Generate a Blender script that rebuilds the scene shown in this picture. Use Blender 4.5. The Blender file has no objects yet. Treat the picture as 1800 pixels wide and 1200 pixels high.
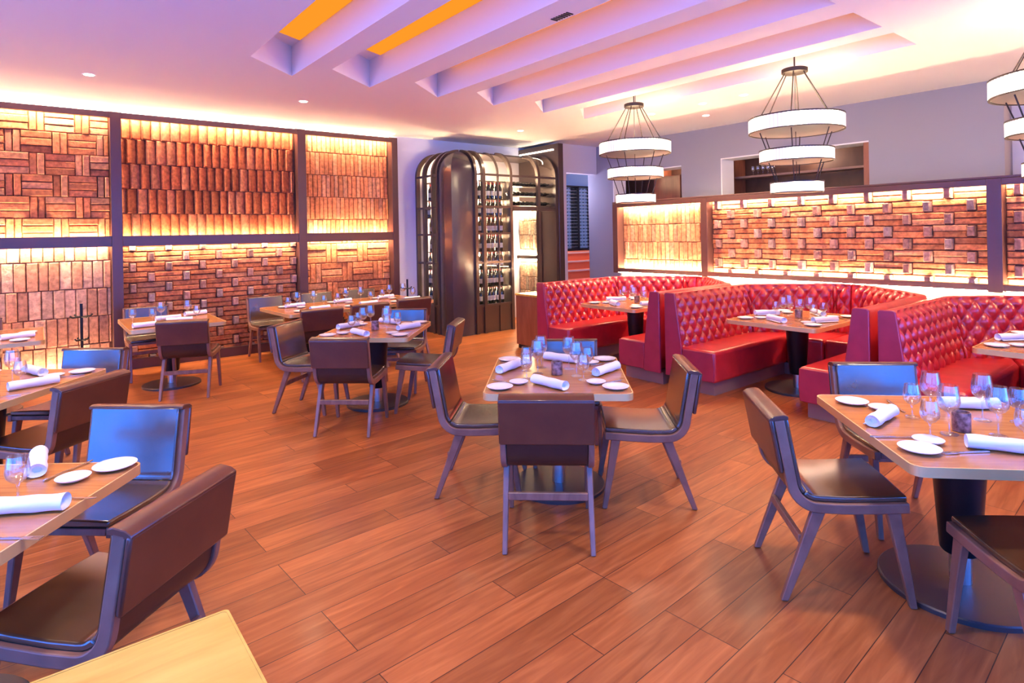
import bpy, math, random
from mathutils import Vector, Matrix
random.seed(7)
SC = bpy.context.scene
COL = SC.collection
PI = math.pi

# ---------------------------------------------------------------- camera
YAW = math.radians(51.5); ROLL = 0.0188; EYE = 1.72
FWD = Vector((math.cos(YAW), math.sin(YAW), 0)); RGT = Vector((math.sin(YAW), -math.cos(YAW), 0)); UPV = Vector((0, 0, 1))
cr, sr = math.cos(ROLL), math.sin(ROLL)
cx = RGT*cr - UPV*sr; cy = RGT*sr + UPV*cr
cam_d = bpy.data.cameras.new('camera'); cam = bpy.data.objects.new('camera', cam_d); COL.objects.link(cam)
cam.matrix_world = Matrix(((cx.x, cy.x, -FWD.x, 0), (cx.y, cy.y, -FWD.y, 0), (cx.z, cy.z, -FWD.z, EYE), (0, 0, 0, 1)))
cam_d.sensor_width = 36; cam_d.lens = 1057/1800*36; cam_d.shift_y = -(600-409.6)/1800; cam_d.clip_start = .05
SC.camera = cam

# ---------------------------------------------------------------- world, exposure, large lights
w = bpy.data.worlds.new('world'); SC.world = w; w.use_nodes = True
w.node_tree.nodes['Background'].inputs[0].default_value = (.45, .6, 1, 1); w.node_tree.nodes['Background'].inputs[1].default_value = .6
SC.view_settings.view_transform = 'Standard'; SC.view_settings.look = 'None'
SC.view_settings.exposure = 0.57; SC.view_settings.gamma = 1; SC.view_settings.use_curve_mapping = False
SC.cycles.max_bounces = 8; SC.cycles.transparent_max_bounces = 24; SC.cycles.sample_clamp_indirect = 6
SC.cycles.caustics_reflective = False; SC.cycles.caustics_refractive = False
WINDOW_COL = (.035, .195, 1.0); WINDOW_STR = 9.6
WARM = (1.0, .70, .40); WARM2 = (1.0, .77, .50)
DOWN_W = 185; LED = 140.0; CHAND = 9.0

# ---------------------------------------------------------------- helpers
def tag(o, label=None, cat=None, group=None, kind=None):
    if label: o['label'] = label
    if cat: o['category'] = cat
    if group: o['group'] = group
    if kind: o['kind'] = kind
    return o
def empty(name, loc=(0, 0, 0), rz=0, label=None, cat=None, group=None):
    o = bpy.data.objects.new(name, None); COL.objects.link(o); o.location = loc; o.rotation_euler = (0, 0, rz); o.empty_display_size = .1
    return tag(o, label, cat, group)
KIDS = {}
def setpar(o, p):
    o.parent = p; KIDS.setdefault(p.name, []).append(o)
def copy_tree(o, parent=None):
    c = o.copy(); COL.objects.link(c)
    if parent is not None:
        c.parent = parent; KIDS.setdefault(parent.name, []).append(c)
    for ch in KIDS.get(o.name, []): copy_tree(ch, c)
    return c
class MB:
    def __init__(s): s.v = []; s.f = []; s.c = []; s.cur = (1, 1, 1, 1); s.m = None
    def V(s, p):
        p = Vector(p)
        if s.m is not None: p = s.m @ p
        s.v.append(p[:]); return len(s.v)-1
    def F(s, ids): s.f.append(tuple(ids)); s.c.append(s.cur)
    def box(s, a, b):
        x0, y0, z0 = a; x1, y1, z1 = b
        i = [s.V(p) for p in ((x0,y0,z0),(x1,y0,z0),(x1,y1,z0),(x0,y1,z0),(x0,y0,z1),(x1,y0,z1),(x1,y1,z1),(x0,y1,z1))]
        for q in ((3,2,1,0),(4,5,6,7),(0,1,5,4),(1,2,6,5),(2,3,7,6),(3,0,4,7)): s.F([i[k] for k in q])
        return s
    def cbox(s, c, d): return s.box([c[k]-d[k]/2 for k in range(3)], [c[k]+d[k]/2 for k in range(3)])
    def ring(s, pts): return [s.V(p) for p in pts]
    def loft(s, rings, closed=True, cap=True):
        R = [s.ring(r) for r in rings]; n = len(R[0])
        for a, b in zip(R, R[1:]):
            for k in range(n if closed else n-1):
                s.F((a[k], a[(k+1) % n], b[(k+1) % n], b[k]))
        if cap and closed: s.F(R[0][::-1]); s.F(R[-1])
        return s
    def lathe(s, prof, n=24, c=(0, 0, 0), cap=True):
        return s.loft([[(c[0]+r*math.cos(2*PI*k/n), c[1]+r*math.sin(2*PI*k/n), c[2]+z) for k in range(n)] for r, z in prof], True, cap)
    def tube(s, pts, r, n=8, cap=True):
        pts = [Vector(p) for p in pts]; rings = []
        rs = r if isinstance(r, (list, tuple)) else [r]*len(pts)
        for i, p in enumerate(pts):
            t = (pts[min(i+1, len(pts)-1)]-pts[max(i-1, 0)]).normalized()
            a = t.cross(Vector((0, 0, 1)) if abs(t.z) < .9 else Vector((1, 0, 0))).normalized(); b = t.cross(a)
            rings.append([p+(a*math.cos(2*PI*k/n)+b*math.sin(2*PI*k/n))*rs[i] for k in range(n)])
        s.loft(rings, True, cap); return s
    def prism(s, poly, z0, z1, axis='z'):
        def P(u, v, h): return (u, v, h) if axis == 'z' else ((h, u, v) if axis == 'x' else (u, h, v))
        s.loft([[P(u, v, z0) for u, v in poly], [P(u, v, z1) for u, v in poly]]); return s
    def beam(s, a, b, sa, sb=None):
        # square-ish tapered bar from a to b; sa=(w,d)
        sb = sb or sa; a = Vector(a); b = Vector(b)
        def sq(p, q): return [p+Vector((x*q[0]/2, y*q[1]/2, 0)) for x, y in ((-1,-1),(1,-1),(1,1),(-1,1))]
        s.loft([sq(a, sa), sq(b, sb)]); return s
    def build(s, name, mat, parent=None, smooth=False, bevel=0, seg=2, loc=None, rz=0, angle=40):
        me = bpy.data.meshes.new(name); me.from_pydata(s.v, [], s.f); 
        if any(c != (1, 1, 1, 1) for c in s.c):
            ca = me.color_attributes.new('Col', 'FLOAT_COLOR', 'CORNER'); li = 0
            buf = []
            for f, c in zip(s.f, s.c): buf += list(c)*len(f)
            ca.data.foreach_set('color', buf)
        import bmesh
        bm = bmesh.new(); bm.from_mesh(me); bmesh.ops.recalc_face_normals(bm, faces=bm.faces)
        if smooth:
            for f in bm.faces: f.smooth = True
            ca_ = math.radians(angle)
            for e in bm.edges:
                if len(e.link_faces) == 2 and e.calc_face_angle(0) > ca_: e.smooth = False
        bm.to_mesh(me); bm.free()
        me.materials.append(mat); o = bpy.data.objects.new(name, me); COL.objects.link(o)
        if parent is not None: setpar(o, parent)
        if loc: o.location = loc
        o.rotation_euler = (0, 0, rz)
        if bevel:
            m = o.modifiers.new('bevel', 'BEVEL'); m.width = bevel; m.segments = seg; m.limit_method = 'ANGLE'; m.angle_limit = math.radians(50)
            m.harden_normals = False
        return o
def struct(o): o['kind'] = 'structure'; return o

# ---------------------------------------------------------------- materials
def mat(name, col=(.8, .8, .8), rough=.5, metal=0, coat=0, spec=None, emit=None, estr=0, sheen=0):
    m = bpy.data.materials.new(name); m.use_nodes = True; b = m.node_tree.nodes['Principled BSDF']
    b.inputs['Base Color'].default_value = (*col, 1); b.inputs['Roughness'].default_value = rough; b.inputs['Metallic'].default_value = metal
    b.inputs['Coat Weight'].default_value = coat; b.inputs['Coat Roughness'].default_value = .15; b.inputs['Coat IOR'].default_value = 1.8
    if spec is not None: b.inputs['Specular IOR Level'].default_value = spec
    if emit: b.inputs['Emission Color'].default_value = (*emit, 1); b.inputs['Emission Strength'].default_value = estr
    return m
def N(m, t, **kw):
    n = m.node_tree.nodes.new(t)
    for k, v in kw.items(): setattr(n, k, v)
    return n
def L(m, a, b): m.node_tree.links.new(a, b)
def noise_mix(m, c1, c2, scale=(5, 5, 5), nscale=1.0, detail=4, bump=0, coords='Object', bumpscale=None, distort=0, rough_var=0):
    b = m.node_tree.nodes['Principled BSDF']
    tc = N(m, 'ShaderNodeTexCoord'); mp = N(m, 'ShaderNodeMapping'); mp.inputs['Scale'].default_value = scale
    L(m, tc.outputs[coords], mp.inputs[0])
    nz = N(m, 'ShaderNodeTexNoise'); nz.inputs['Scale'].default_value = nscale; nz.inputs['Detail'].default_value = detail; nz.inputs['Distortion'].default_value = distort
    L(m, mp.outputs[0], nz.inputs['Vector'])
    rp = N(m, 'ShaderNodeValToRGB'); rp.color_ramp.elements[0].position = .3; rp.color_ramp.elements[1].position = .7
    rp.color_ramp.elements[0].color = (*c1, 1); rp.color_ramp.elements[1].color = (*c2, 1)
    L(m, nz.outputs['Fac'], rp.inputs[0]); L(m, rp.outputs[0], b.inputs['Base Color'])
    if bump:
        bp = N(m, 'ShaderNodeBump'); bp.inputs['Strength'].default_value = bump; bp.inputs['Distance'].default_value = bumpscale or .005
        L(m, nz.outputs['Fac'], bp.inputs['Height']); L(m, bp.outputs[0], b.inputs['Normal'])
    return rp
M = {}
M['ceiling'] = mat('ceiling_paint', (.88, .81, .76), .9)
M['wall'] = mat('pale_lilac_paint', (.72, .68, .74), .85)
M['greywall'] = mat('blue_grey_paint', (.30, .285, .33), .8)
M['white'] = mat('white_paint', (.85, .82, .8), .7)
M['trim'] = mat('dark_bronze_trim', (.11, .05, .045), .35, .25)
M['black'] = mat('black_metal', (.02, .02, .025), .35, .6)
M['disc'] = mat('dark_disc_metal', (.09, .085, .09), .38, .7)
M['collar'] = mat('brushed_steel', (.75, .74, .72), .28, 1)
M['edge'] = mat('brass_edge', (.95, .62, .25), .38, .5)
M['porcelain'] = mat('white_porcelain', (.9, .9, .9), .15)
M['napkin'] = mat('white_linen', (.88, .88, .9), .9); 
M['steel'] = mat('cutlery_steel', (.65, .6, .55), .25, 1)
M['bronze'] = mat('cabinet_bronze', (.075, .045, .038), .35, .35, coat=.2)
M['pilaster'] = mat('lacquered_dark_metal', (.035, .028, .042), .27, .0, coat=.25)
M['chain'] = mat('dark_brass_chain', (.05, .035, .03), .5, .4)
M['toe'] = mat('toe_kick_wood', (.3, .17, .13), .4)
# leather
def leather(name, c1, c2, rough=.32, coat=.35):
    m = mat(name, c1, rough, 0, coat); noise_mix(m, c1, c2, (7, 7, 7), 1, 5, .12, bumpscale=.004); m.node_tree.nodes['Principled BSDF'].inputs['Coat Roughness'].default_value = .19
    return m
M['leather'] = leather('dark_brown_leather', (.040, .020, .009), (.085, .042, .018), .24, 1.0)
M['leather_back'] = leather('chestnut_leather_wrap', (.075, .020, .012), (.115, .033, .016), .34, .4)
M['leather_under'] = leather('umber_leather_panel', (.03, .012, .010), (.045, .018, .012), .4, .1)
M['red'] = leather('red_leather', (.52, .018, .022), (.68, .03, .035), .33, .35)
M['red_end'] = leather('red_leather_blue_tint', (.34, .018, .05), (.42, .026, .065), .42, .15)  # booth red shifted to purple, blue window light put into the colour
def wood(name, c1, c2, scale=(18, 2, 2), rough=.4, coat=0, ns=2.2):
    m = mat(name, c1, rough, 0, coat); noise_mix(m, c1, c2, scale, ns, 6, .06, distort=.6, bumpscale=.002); return m
M['chairwood'] = wood('walnut_frame', (.19, .085, .055), (.31, .145, .095), (9, 3, 3), .42, .1)
M['top'] = wood('table_top_wood', (.40, .14, .03), (.58, .24, .06), (2, 22, 2), .26, .3)
M['toppale'] = wood('pale_oak_top', (.56, .31, .04), (.72, .45, .085), (1.5, 9, 2), .4, .2)
M['boxwood'] = wood('mahogany_veneer', (.2, .06, .03), (.3, .1, .05), (6, 6, 1), .35, .2)
M['bar'] = wood('bar_shelf_wood', (.07, .03, .02), (.11, .05, .03), (3, 3, 1), .5)
# floor planks
def floor_mat():
    m = mat('floor_planks', (.3, .12, .05), .38, 0, .1, spec=.35); b = m.node_tree.nodes['Principled BSDF']
    tc = N(m, 'ShaderNodeTexCoord'); mp = N(m, 'ShaderNodeMapping'); mp.inputs['Rotation'].default_value = (0, 0, math.radians(-3)); L(m, tc.outputs['Object'], mp.inputs[0])
    br = N(m, 'ShaderNodeTexBrick'); br.inputs['Scale'].default_value = 1; br.inputs['Brick Width'].default_value = 1.15; br.inputs['Row Height'].default_value = .178
    br.inputs['Mortar Size'].default_value = .0022; br.inputs['Mortar Smooth'].default_value = .2; br.inputs['Bias'].default_value = 0; br.offset = .37; br.offset_frequency = 3
    br.inputs['Color1'].default_value = (.0, .0, .0, 1); br.inputs['Color2'].default_value = (1, 1, 1, 1); br.inputs['Mortar'].default_value = (.5, .5, .5, 1)
    L(m, mp.outputs[0], br.inputs['Vector'])
    m2 = N(m, 'ShaderNodeMapping'); m2.inputs['Scale'].default_value = (1.6, 16, 1); L(m, mp.outputs[0], m2.inputs[0])
    # offset the grain per plank
    ad = N(m, 'ShaderNodeVectorMath', operation='ADD'); L(m, m2.outputs[0], ad.inputs[0]); sc_ = N(m, 'ShaderNodeVectorMath', operation='SCALE'); sc_.inputs['Scale'].default_value = 9
    L(m, br.outputs['Color'], sc_.inputs[0]); L(m, sc_.outputs[0], ad.inputs[1])
    nz = N(m, 'ShaderNodeTexNoise'); nz.inputs['Scale'].default_value = 1.3; nz.inputs['Detail'].default_value = 7; nz.inputs['Distortion'].default_value = 1.1; L(m, ad.outputs[0], nz.inputs['Vector'])
    r = N(m, 'ShaderNodeValToRGB'); e = r.color_ramp.elements; e[0].position = .28; e[0].color = (.27, .072, .019, 1); e[1].position = .72; e[1].color = (.47, .155, .044, 1)
    x = e.new(.5); x.color = (.36, .105, .028, 1)
    L(m, nz.outputs['Fac'], r.inputs[0])
    hs = N(m, 'ShaderNodeHueSaturation'); L(m, r.outputs[0], hs.inputs['Color'])
    mr = N(m, 'ShaderNodeMapRange'); mr.inputs['To Min'].default_value = .78; mr.inputs['To Max'].default_value = 1.25; L(m, br.outputs['Color'], mr.inputs[0]); L(m, mr.outputs[0], hs.inputs['Value'])
    mx = N(m, 'ShaderNodeMix', data_type='RGBA'); L(m, br.outputs['Fac'], mx.inputs[0]); L(m, hs.outputs[0], mx.inputs[6]); mx.inputs[7].default_value = (.06, .02, .012, 1)
    L(m, mx.outputs[2], b.inputs['Base Color'])
    bp = N(m, 'ShaderNodeBump'); bp.inputs['Strength'].default_value = .3; bp.inputs['Distance'].default_value = .002; bp.invert = True; L(m, br.outputs['Fac'], bp.inputs['Height']); L(m, bp.outputs[0], b.inputs['Normal'])
    return m
M['floor'] = floor_mat()
def brick_mat(name):
    m = mat(name, (.5, .2, .1), .9); b = m.node_tree.nodes['Principled BSDF']
    at = N(m, 'ShaderNodeAttribute'); at.attribute_name = 'Col'
    tc = N(m, 'ShaderNodeTexCoord'); nz = N(m, 'ShaderNodeTexNoise'); nz.inputs['Scale'].default_value = 22; nz.inputs['Detail'].default_value = 6; L(m, tc.outputs['Object'], nz.inputs['Vector'])
    mr = N(m, 'ShaderNodeMapRange'); mr.inputs['From Min'].default_value = .3; mr.inputs['From Max'].default_value = .7; mr.inputs['To Min'].default_value = .62; mr.inputs['To Max'].default_value = 1.3; L(m, nz.outputs['Fac'], mr.inputs[0])
    mx = N(m, 'ShaderNodeVectorMath', operation='SCALE'); L(m, at.outputs['Color'], mx.inputs[0]); L(m, mr.outputs[0], mx.inputs['Scale']); L(m, mx.outputs[0], b.inputs['Base Color'])
    bp = N(m, 'ShaderNodeBump'); bp.inputs['Strength'].default_value = .8; bp.inputs['Distance'].default_value = .014; L(m, nz.outputs['Fac'], bp.inputs['Height']); L(m, bp.outputs[0], b.inputs['Normal'])
    return m
M['brick'] = brick_mat('reclaimed_brick')
def emis(name, col, s):
    m = bpy.data.materials.new(name); m.use_nodes = True; nt = m.node_tree; nt.nodes.remove(nt.nodes['Principled BSDF'])
    e = nt.nodes.new('ShaderNodeEmission'); e.inputs[0].default_value = (*col, 1); e.inputs[1].default_value = s; nt.links.new(e.outputs[0], nt.nodes['Material Output'].inputs[0]); return m
M['led'] = emis('warm_led', WARM, LED); M['led_hi'] = emis('warm_led_bright', (1, .70, .40), LED*2.2)
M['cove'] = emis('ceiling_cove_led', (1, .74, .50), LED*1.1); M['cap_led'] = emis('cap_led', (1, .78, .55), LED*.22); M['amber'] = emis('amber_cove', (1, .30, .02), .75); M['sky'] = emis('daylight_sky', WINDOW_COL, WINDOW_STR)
M['downlight'] = emis('downlight_glow', (1, .88, .7), 25); M['bulb'] = emis('chandelier_glow', (1, .78, .52), CHAND*3)
def thin_glass(name, tint=(1, 1, 1), gl=1.0, rough=.02, base=.06):
    m = bpy.data.materials.new(name); m.use_nodes = True; nt = m.node_tree; nt.nodes.remove(nt.nodes['Principled BSDF'])
    t = nt.nodes.new('ShaderNodeBsdfTransparent'); t.inputs[0].default_value = (*tint, 1)
    g = nt.nodes.new('ShaderNodeBsdfGlossy'); g.inputs[1].default_value = rough; g.inputs[0].default_value = (gl, gl, gl, 1)
    lw = nt.nodes.new('ShaderNodeLayerWeight'); lw.inputs[0].default_value = .35
    ad = nt.nodes.new('ShaderNodeMath'); ad.operation = 'MULTIPLY_ADD'; ad.inputs[1].default_value = .45; ad.inputs[2].default_value = base; ad.use_clamp = True
    nt.links.new(lw.outputs['Fresnel'], ad.inputs[0])
    mx = nt.nodes.new('ShaderNodeMixShader'); nt.links.new(ad.outputs[0], mx.inputs[0]); nt.links.new(t.outputs[0], mx.inputs[1]); nt.links.new(g.outputs[0], mx.inputs[2])
    nt.links.new(mx.outputs[0], nt.nodes['Material Output'].inputs[0]); return m
M['glass'] = thin_glass('clear_glass', (.96, .97, .98), 1, .03, .07); M['pane'] = thin_glass('cabinet_glass', (.93, .93, .9), 1, .02, .03)
M['bottle'] = mat('dark_bottle_glass', (.03, .035, .02), .1, 0, .5); M['blabel'] = mat('paper_label', (.8, .76, .68), .7); M['foil'] = mat('red_foil', (.35, .02, .02), .3, .6)
M['votive'] = mat('crackled_votive', (.25, .14, .13), .3, .2); noise_mix(M['votive'], (.07, .02, .02), (.55, .35, .33), (22, 22, 22), 1.6, 3, 0)
M['stone'] = mat('stair_brick', (.75, .17, .07), .8); M['nosing'] = mat('stair_nosing', (.75, .5, .45), .6)
M['blue_lit_wall'] = mat('corridor_blue_light_tint', (.45, .55, .75), .8)  # wall colour carries the blue of the corridor's light
M['candle'] = mat('candle_wax', (.9, .86, .78), .5)

# ================================================================ SETTING
H = 3.47; YL = 9.6; XR = 9.15; XH = 8.1
struct(MB().box((-3, -2.2, -.1), (13, 15, 0)).build('floor', M['floor']))
# ceiling with six angled-end slots
slots = [(1.66, 2.22), (2.47, 3.13), (3.45, 4.06), (4.32, 4.95), (5.27, 5.86), (6.12, 6.70)]
c = MB(); YA, YB, YC = 2.09, 6.08, 6.58; T = .32
def quad(mb, *p): mb.F([mb.V(q) for q in p])
c.box((-3, -2.2, H), (12.8, YA, H+T+.1)); xs = -3.0
for a, b in slots:
    c.box((xs, YA, H), (a, YB, H+T+.1)); c.box((xs, YB, H), (a, YC, H+T+.1)) if xs == -3.0 else None
    xs = b
c.box((xs, YA, H), (12.8, YC, H+T+.1)); c.box((-3, YC, H), (12.8, 15, H+T+.1))
px = None
for i, (a, b) in enumerate(slots):
    if i: c.box((slots[i-1][1], YB, H), (a, YC, H+T+.1))
    c.prism([(a, YB), (a, YC), (b, YC)], H, H+T+.1)          # slanted far end
    c.box((a, YA, H+T), (b, YC, H+T+.1))                     # slot roof
ceil = struct(c.build('ceiling', M['ceiling']))
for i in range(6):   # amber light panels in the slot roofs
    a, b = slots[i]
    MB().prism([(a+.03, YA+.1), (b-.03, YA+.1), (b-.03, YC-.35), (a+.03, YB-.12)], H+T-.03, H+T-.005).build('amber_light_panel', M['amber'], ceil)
# perimeter walls
wl = struct(MB().box((-3, YL, 0), (5.45, YL+.2, H)).build('wall_left', M['wall'])); 
struct(MB().box((5.45, YL, 0), (8.0, YL+.2, H)).build('wall_behind_cabinet', M['wall']))
wr = MB(); ops = [(6.57, 8.2, 1.2, 2.88), (3.46, 5.77, 1.2, 2.92)]
y = 1.96
for y0, y1, z0, z1 in ops[::-1]:
    wr.box((XR, y, 0), (XR+.35, y0, H)); wr.box((XR, y0, 0), (XR+.35, y1, z0)); wr.box((XR, y0, z1), (XR+.35, y1, H)); y = y1
wr.box((XR, y, 0), (XR+.35, 8.9, H))
wall_right = struct(wr.build('wall_right', M['greywall']))
struct(MB().box((XR+.35, 1.7, 0), (XR+.55, 1.96, H)).box((XR+.9, -2.2, 0), (XR+1.1, 1.96, H)).build('wall_right_recess', M['wall']))
for i, (y0, y1, z0, z1) in enumerate(ops):   # white linings of the pass-through openings
    struct(MB().box((XR-.005, y1-.02, z0), (XR+.36, y1+.0, z1)).box((XR-.005, y0, z1-.02), (XR+.36, y1-.02, z1)).build('trim_%d' % (20+i), M['white']))
# back bar behind the openings
struct(MB().box((XR+.95, 2.0, 0), (XR+1.05, 8.9, H)).build('wall_bar_back', M['bar']))
struct(MB().box((8.0, 8.65, 0), (8.28, 8.8, H)).box((8.28, 8.65, 2.9), (XR, 8.8, H)).build('wall_doorway', M['wall']))
# corridor beyond the doorway
struct(MB().box((8.08, 8.8, 0), (8.28, 14.8, H)).box((12.7, 8.9, 0), (12.8, 14.8, H)).box((XR+.35, 8.8, 0), (12.7, 8.9, H)).box((8.0, 14.8, 0), (12.8, 14.95, H)).build('wall_corridor', M['blue_lit_wall']))
st = empty('brick_stairs', (10, 11, 0), 0, 'orange brick steps with pale nosings seen through the doorway behind the booths', 'stairs')
for k in range(6):
    MB().box((-1.7, -1.5+.3*k, 0), (2.5, 3.3, .2+.2*k)).build('step', M['stone'], st)
    MB().box((-1.71, -1.53+.3*k, .2+.2*k-.03), (2.5, -1.46+.3*k, .2+.2*k+.004)).build('nosing', M['nosing'], st)
# window walls behind the camera
def window_wall(name, x0, y0, x1, y1, n, idx, nopen=99):
    # wall from (x0,y0) to (x1,y1) with n tall windows, frames and the bright sky outside
    a = Vector((x0, y0, 0)); b = Vector((x1, y1, 0)); Ld = (b-a).length; d = (b-a)/Ld; rot = math.atan2(d.y, d.x)
    m = MB(); wdt = Ld/n; z0, z1 = .35, 3.2
    m.box((0, -.08, 0), (Ld, .08, z0)); m.box((0, -.08, z1), (Ld, .08, H))
    if nopen < n: m.box((nopen*wdt, -.08, z0), (Ld, .08, z1))
    for k in range(min(n, nopen)+1):
        p = k*wdt; m.box((max(0, p-.12), -.08, z0), (min(Ld, p+.12), .08, z1))
    o = struct(m.build('wall_'+name, M['wall'], loc=a, rz=rot))
    for k in range(min(n, nopen)):
        f = MB(); A, B = k*wdt+.12, (k+1)*wdt-.12
        for q in ((A, z0, A+.05, z1), (B-.05, z0, B, z1), (A+.05, z0, B-.05, z0+.05), (A+.05, z1-.05, B-.05, z1), ((A+B)/2-.02, z0+.05, (A+B)/2+.02, z1-.05)): f.box((q[0], -.03, q[1]), (q[2], .03, q[3]))
        w_ = struct(f.build('window_%d' % (idx+k), M['black'], loc=a, rz=rot))
        MB().box((A+.05, -.006, z0+.05), (B-.05, .006, z1-.05)).build('pane', M['pane'], w_)
    return a, rot, Ld
a, rot, Ld = window_wall('rear', -3, -2.1, 12.7, -2.1, 7, 1, 4)
struct(MB().box((-6, 0, -1), (Ld+3, .05, 5)).build('sky_rear', M['sky'], loc=(a[0], a[1]-1.2, 0)))
a, rot, Ld = window_wall('side', -2.9, -2.1, -2.9, 9.6, 5, 8)
struct(MB().box((-.05, 0, -1), (0, 9, 5)).build('sky_side', M['sky'], loc=(-4.1, -3, 0)))

# ---------------------------------------------------------------- brick cladding
def bcol(base=(.50, .175, .085), v=.28, pale=.25):
    t = random.uniform(1-v, 1+v); c = [q*t for q in base]
    if random.random() < pale: c = [c[0]*1.05, c[1]*1.25+.015, c[2]*1.35+.02]
    return (*[min(1, q) for q in c], 1)
class Panel:
    """bricks laid on a plane: u along, v up, d outwards"""
    def __init__(s, org, U, Nn): s.mb = MB(); s.o = Vector(org); s.U = Vector(U); s.N = Vector(Nn)
    def P(s, u, v, d): return s.mb.V(s.o+s.U*u+Vector((0, 0, v))+s.N*d)
    def brick(s, u0, u1, v0, v1, d, d2=None, ch=.009, g=.012, base=None):
        s.mb.cur = bcol() if base is None else bcol(base)
        u0 += g*(.15+random.random()*.4); u1 -= g*(.15+random.random()*.4); v0 += g*(.15+random.random()*.4); v1 -= g*(.15+random.random()*.4)
        if d2 is None: d2 = d+random.uniform(-.004, .004)
        if u1-u0 < .02 or v1-v0 < .02: return
        j = lambda: random.uniform(-.003, .003)
        B = [s.P(u0, v0, 0), s.P(u1, v0, 0), s.P(u1, v1, 0), s.P(u0, v1, 0)]
        C = [s.P(u0, v0, d-ch), s.P(u1, v0, d2-ch), s.P(u1, v1, d2-ch), s.P(u0, v1, d-ch)]
        D = [s.P(u0+ch, v0+ch, d+j()), s.P(u1-ch, v0+ch, d2+j()), s.P(u1-ch, v1-ch, d2+j()), s.P(u0+ch, v1-ch, d+j())]
        for X, Y in ((B, C), (C, D)):
            for k in range(4): s.mb.F((X[k], X[(k+1) % 4], Y[(k+1) % 4], Y[k]))
        s.mb.F(D)
    def mortar(s, w_, h, d=.008):
        s.mb.cur = (.16, .06, .035, 1); i = [s.P(0, 0, d), s.P(w_, 0, d), s.P(w_, h, d), s.P(0, h, d)]; s.mb.F(i)
def vertical(p, W, Hh, bw, bh, d=.04, off=0, base=None, tilt=0, halfround=False):
    v = -off; r = 0
    while v < Hh:
        u = -(r % 2)*bw*.5
        while u < W:
            w2 = bw*random.uniform(.9, 1.1); a, b = max(0, u), min(W, u+w2); c0, c1 = max(0, v), min(Hh, v+bh)
            if b > a+.02 and c1 > c0+.02:
                q = random.uniform(-.006, .006)
                if tilt: p.brick(a, b, c0, c1, d+tilt+q, d-tilt+q+.0, .012, base=base)
                else: p.brick(a, b, c0, c1, d+q, base=base)
            u += w2
        v += bh; r += 1
def basket(p, W, Hh, s=.30, d=.045, base=None):
    v = 0; r = 0; bh = s/3.0
    while v < Hh:
        u = -(r % 2)*s*.75; k = 0
        while u < W:
            for kind, ww in (('h', s*1.0), ('v', s*.5)):
                n = 3 if kind == 'h' else 2
                for q in range(n):
                    if kind == 'h': a = (u, u+ww, v+q*s*.88/n, v+(q+1)*s*.88/n)
                    else: a = (u+q*ww/n, u+(q+1)*ww/n, v, v+s*.88)
                    x0, x1, y0, y1 = max(0, a[0]), min(W, a[1]), max(0, a[2]), min(Hh, a[3])
                    if x1 > x0+.02 and y1 > y0+.02: p.brick(x0, x1, y0, y1, d+random.uniform(-.018, .016), base=base)
                u += ww
        v += s*.88; r += 1
HEAD = (.40, .20, .15)
def headers(p, W, Hh, bw=.345, bh=.070, d=.030, hd=.10, base=None):
    """long thin courses with short blocks standing out in a diagonal rhythm"""
    r = 0; v = 0; pairs = bh*2
    while v < Hh:
        off = (r % 2)*(bw+.09)*.5+.05; u = -off; 
        while u < W:
            for q in range(2):
                x0, x1, y0, y1 = max(0, u), min(W, u+bw), v+q*bh, min(Hh, v+(q+1)*bh)
                if x1 > x0+.02 and y1 > y0+.02: p.brick(x0, x1, y0, y1, d+random.uniform(-.01, .01), base=base)
            u += bw
            x0, x1, y0, y1 = max(0, u), min(W, u+.085), v, min(Hh, v+pairs)
            if x1 > x0+.03 and y1 > y0+.03: p.brick(x0+.004, x1-.004, y0+.012, y1-.008, hd+random.uniform(-.012, .012), base=HEAD)
            u += .085
        v += pairs; r += 1
# left wall: posts X, rails Z
posts = [(-3.0, -2.9), (.80, .92), (3.24, 3.37), (4.86, 4.97)]
ZT, ZM = 3.33, 1.72; Ybr = YL
trim_n = [0]
def trim(mb, m='trim', bevel=.004):
    trim_n[0] += 1; return struct(mb.build('trim_%d' % trim_n[0], M[m], bevel=bevel))
for a, b in posts: trim(MB().box((a, YL-.20, 0), (b, YL, 3.41)))
t_top = trim(MB().box((-2.9, YL-.20, 3.33), (.80, YL-.14, 3.41)).box((.92, YL-.20, 3.33), (3.24, YL-.14, 3.41)).box((3.37, YL-.20, 3.33), (4.86, YL-.14, 3.41)))
t_mid = trim(MB().box((-2.9, YL-.19, ZM-.08), (.80, YL-.13, ZM+.06)).box((.92, YL-.19, ZM-.08), (3.24, YL-.13, ZM+.06)).box((3.37, YL-.19, ZM-.08), (4.86, YL-.13, ZM+.06)))
struct(MB().box((.92, YL-.16, 0), (3.24, YL-.1, .13)).box((3.37, YL-.16, 0), (4.86, YL-.1, .13)).build('baseboard_left', M['trim']))
bays = [(-2.9, .80), (.92, 3.24), (3.37, 4.86)]
def panel(x0, x1, z0, z1, fn, par=wl, **kw):
    p = Panel((x0, Ybr, z0), (1, 0, 0), (0, -1, 0)); p.mortar(x1-x0, z1-z0); fn(p, x1-x0, z1-z0, **kw); return p.mb.build('brick_panel', M['brick'], par)
RED = (.52, .165, .065); PINK = (.50, .22, .14); ORG = (.58, .19, .07)
panel(*bays[0], ZM+.025, 3.40, basket, s=.31, base=RED)
panel(*bays[1], ZM+.025, 3.40, vertical, bw=.118, bh=.335, d=.055, tilt=.028, base=(.50, .135, .045))
panel(*bays[2], ZM+.025, 3.40, vertical, bw=.075, bh=.36, d=.035, off=.1, base=ORG)
panel(*bays[0], .02, ZM+.02, vertical, bw=.115, bh=.36, d=.035, base=PINK)
panel(*bays[1], .02, ZM+.02, headers, base=RED)
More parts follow.
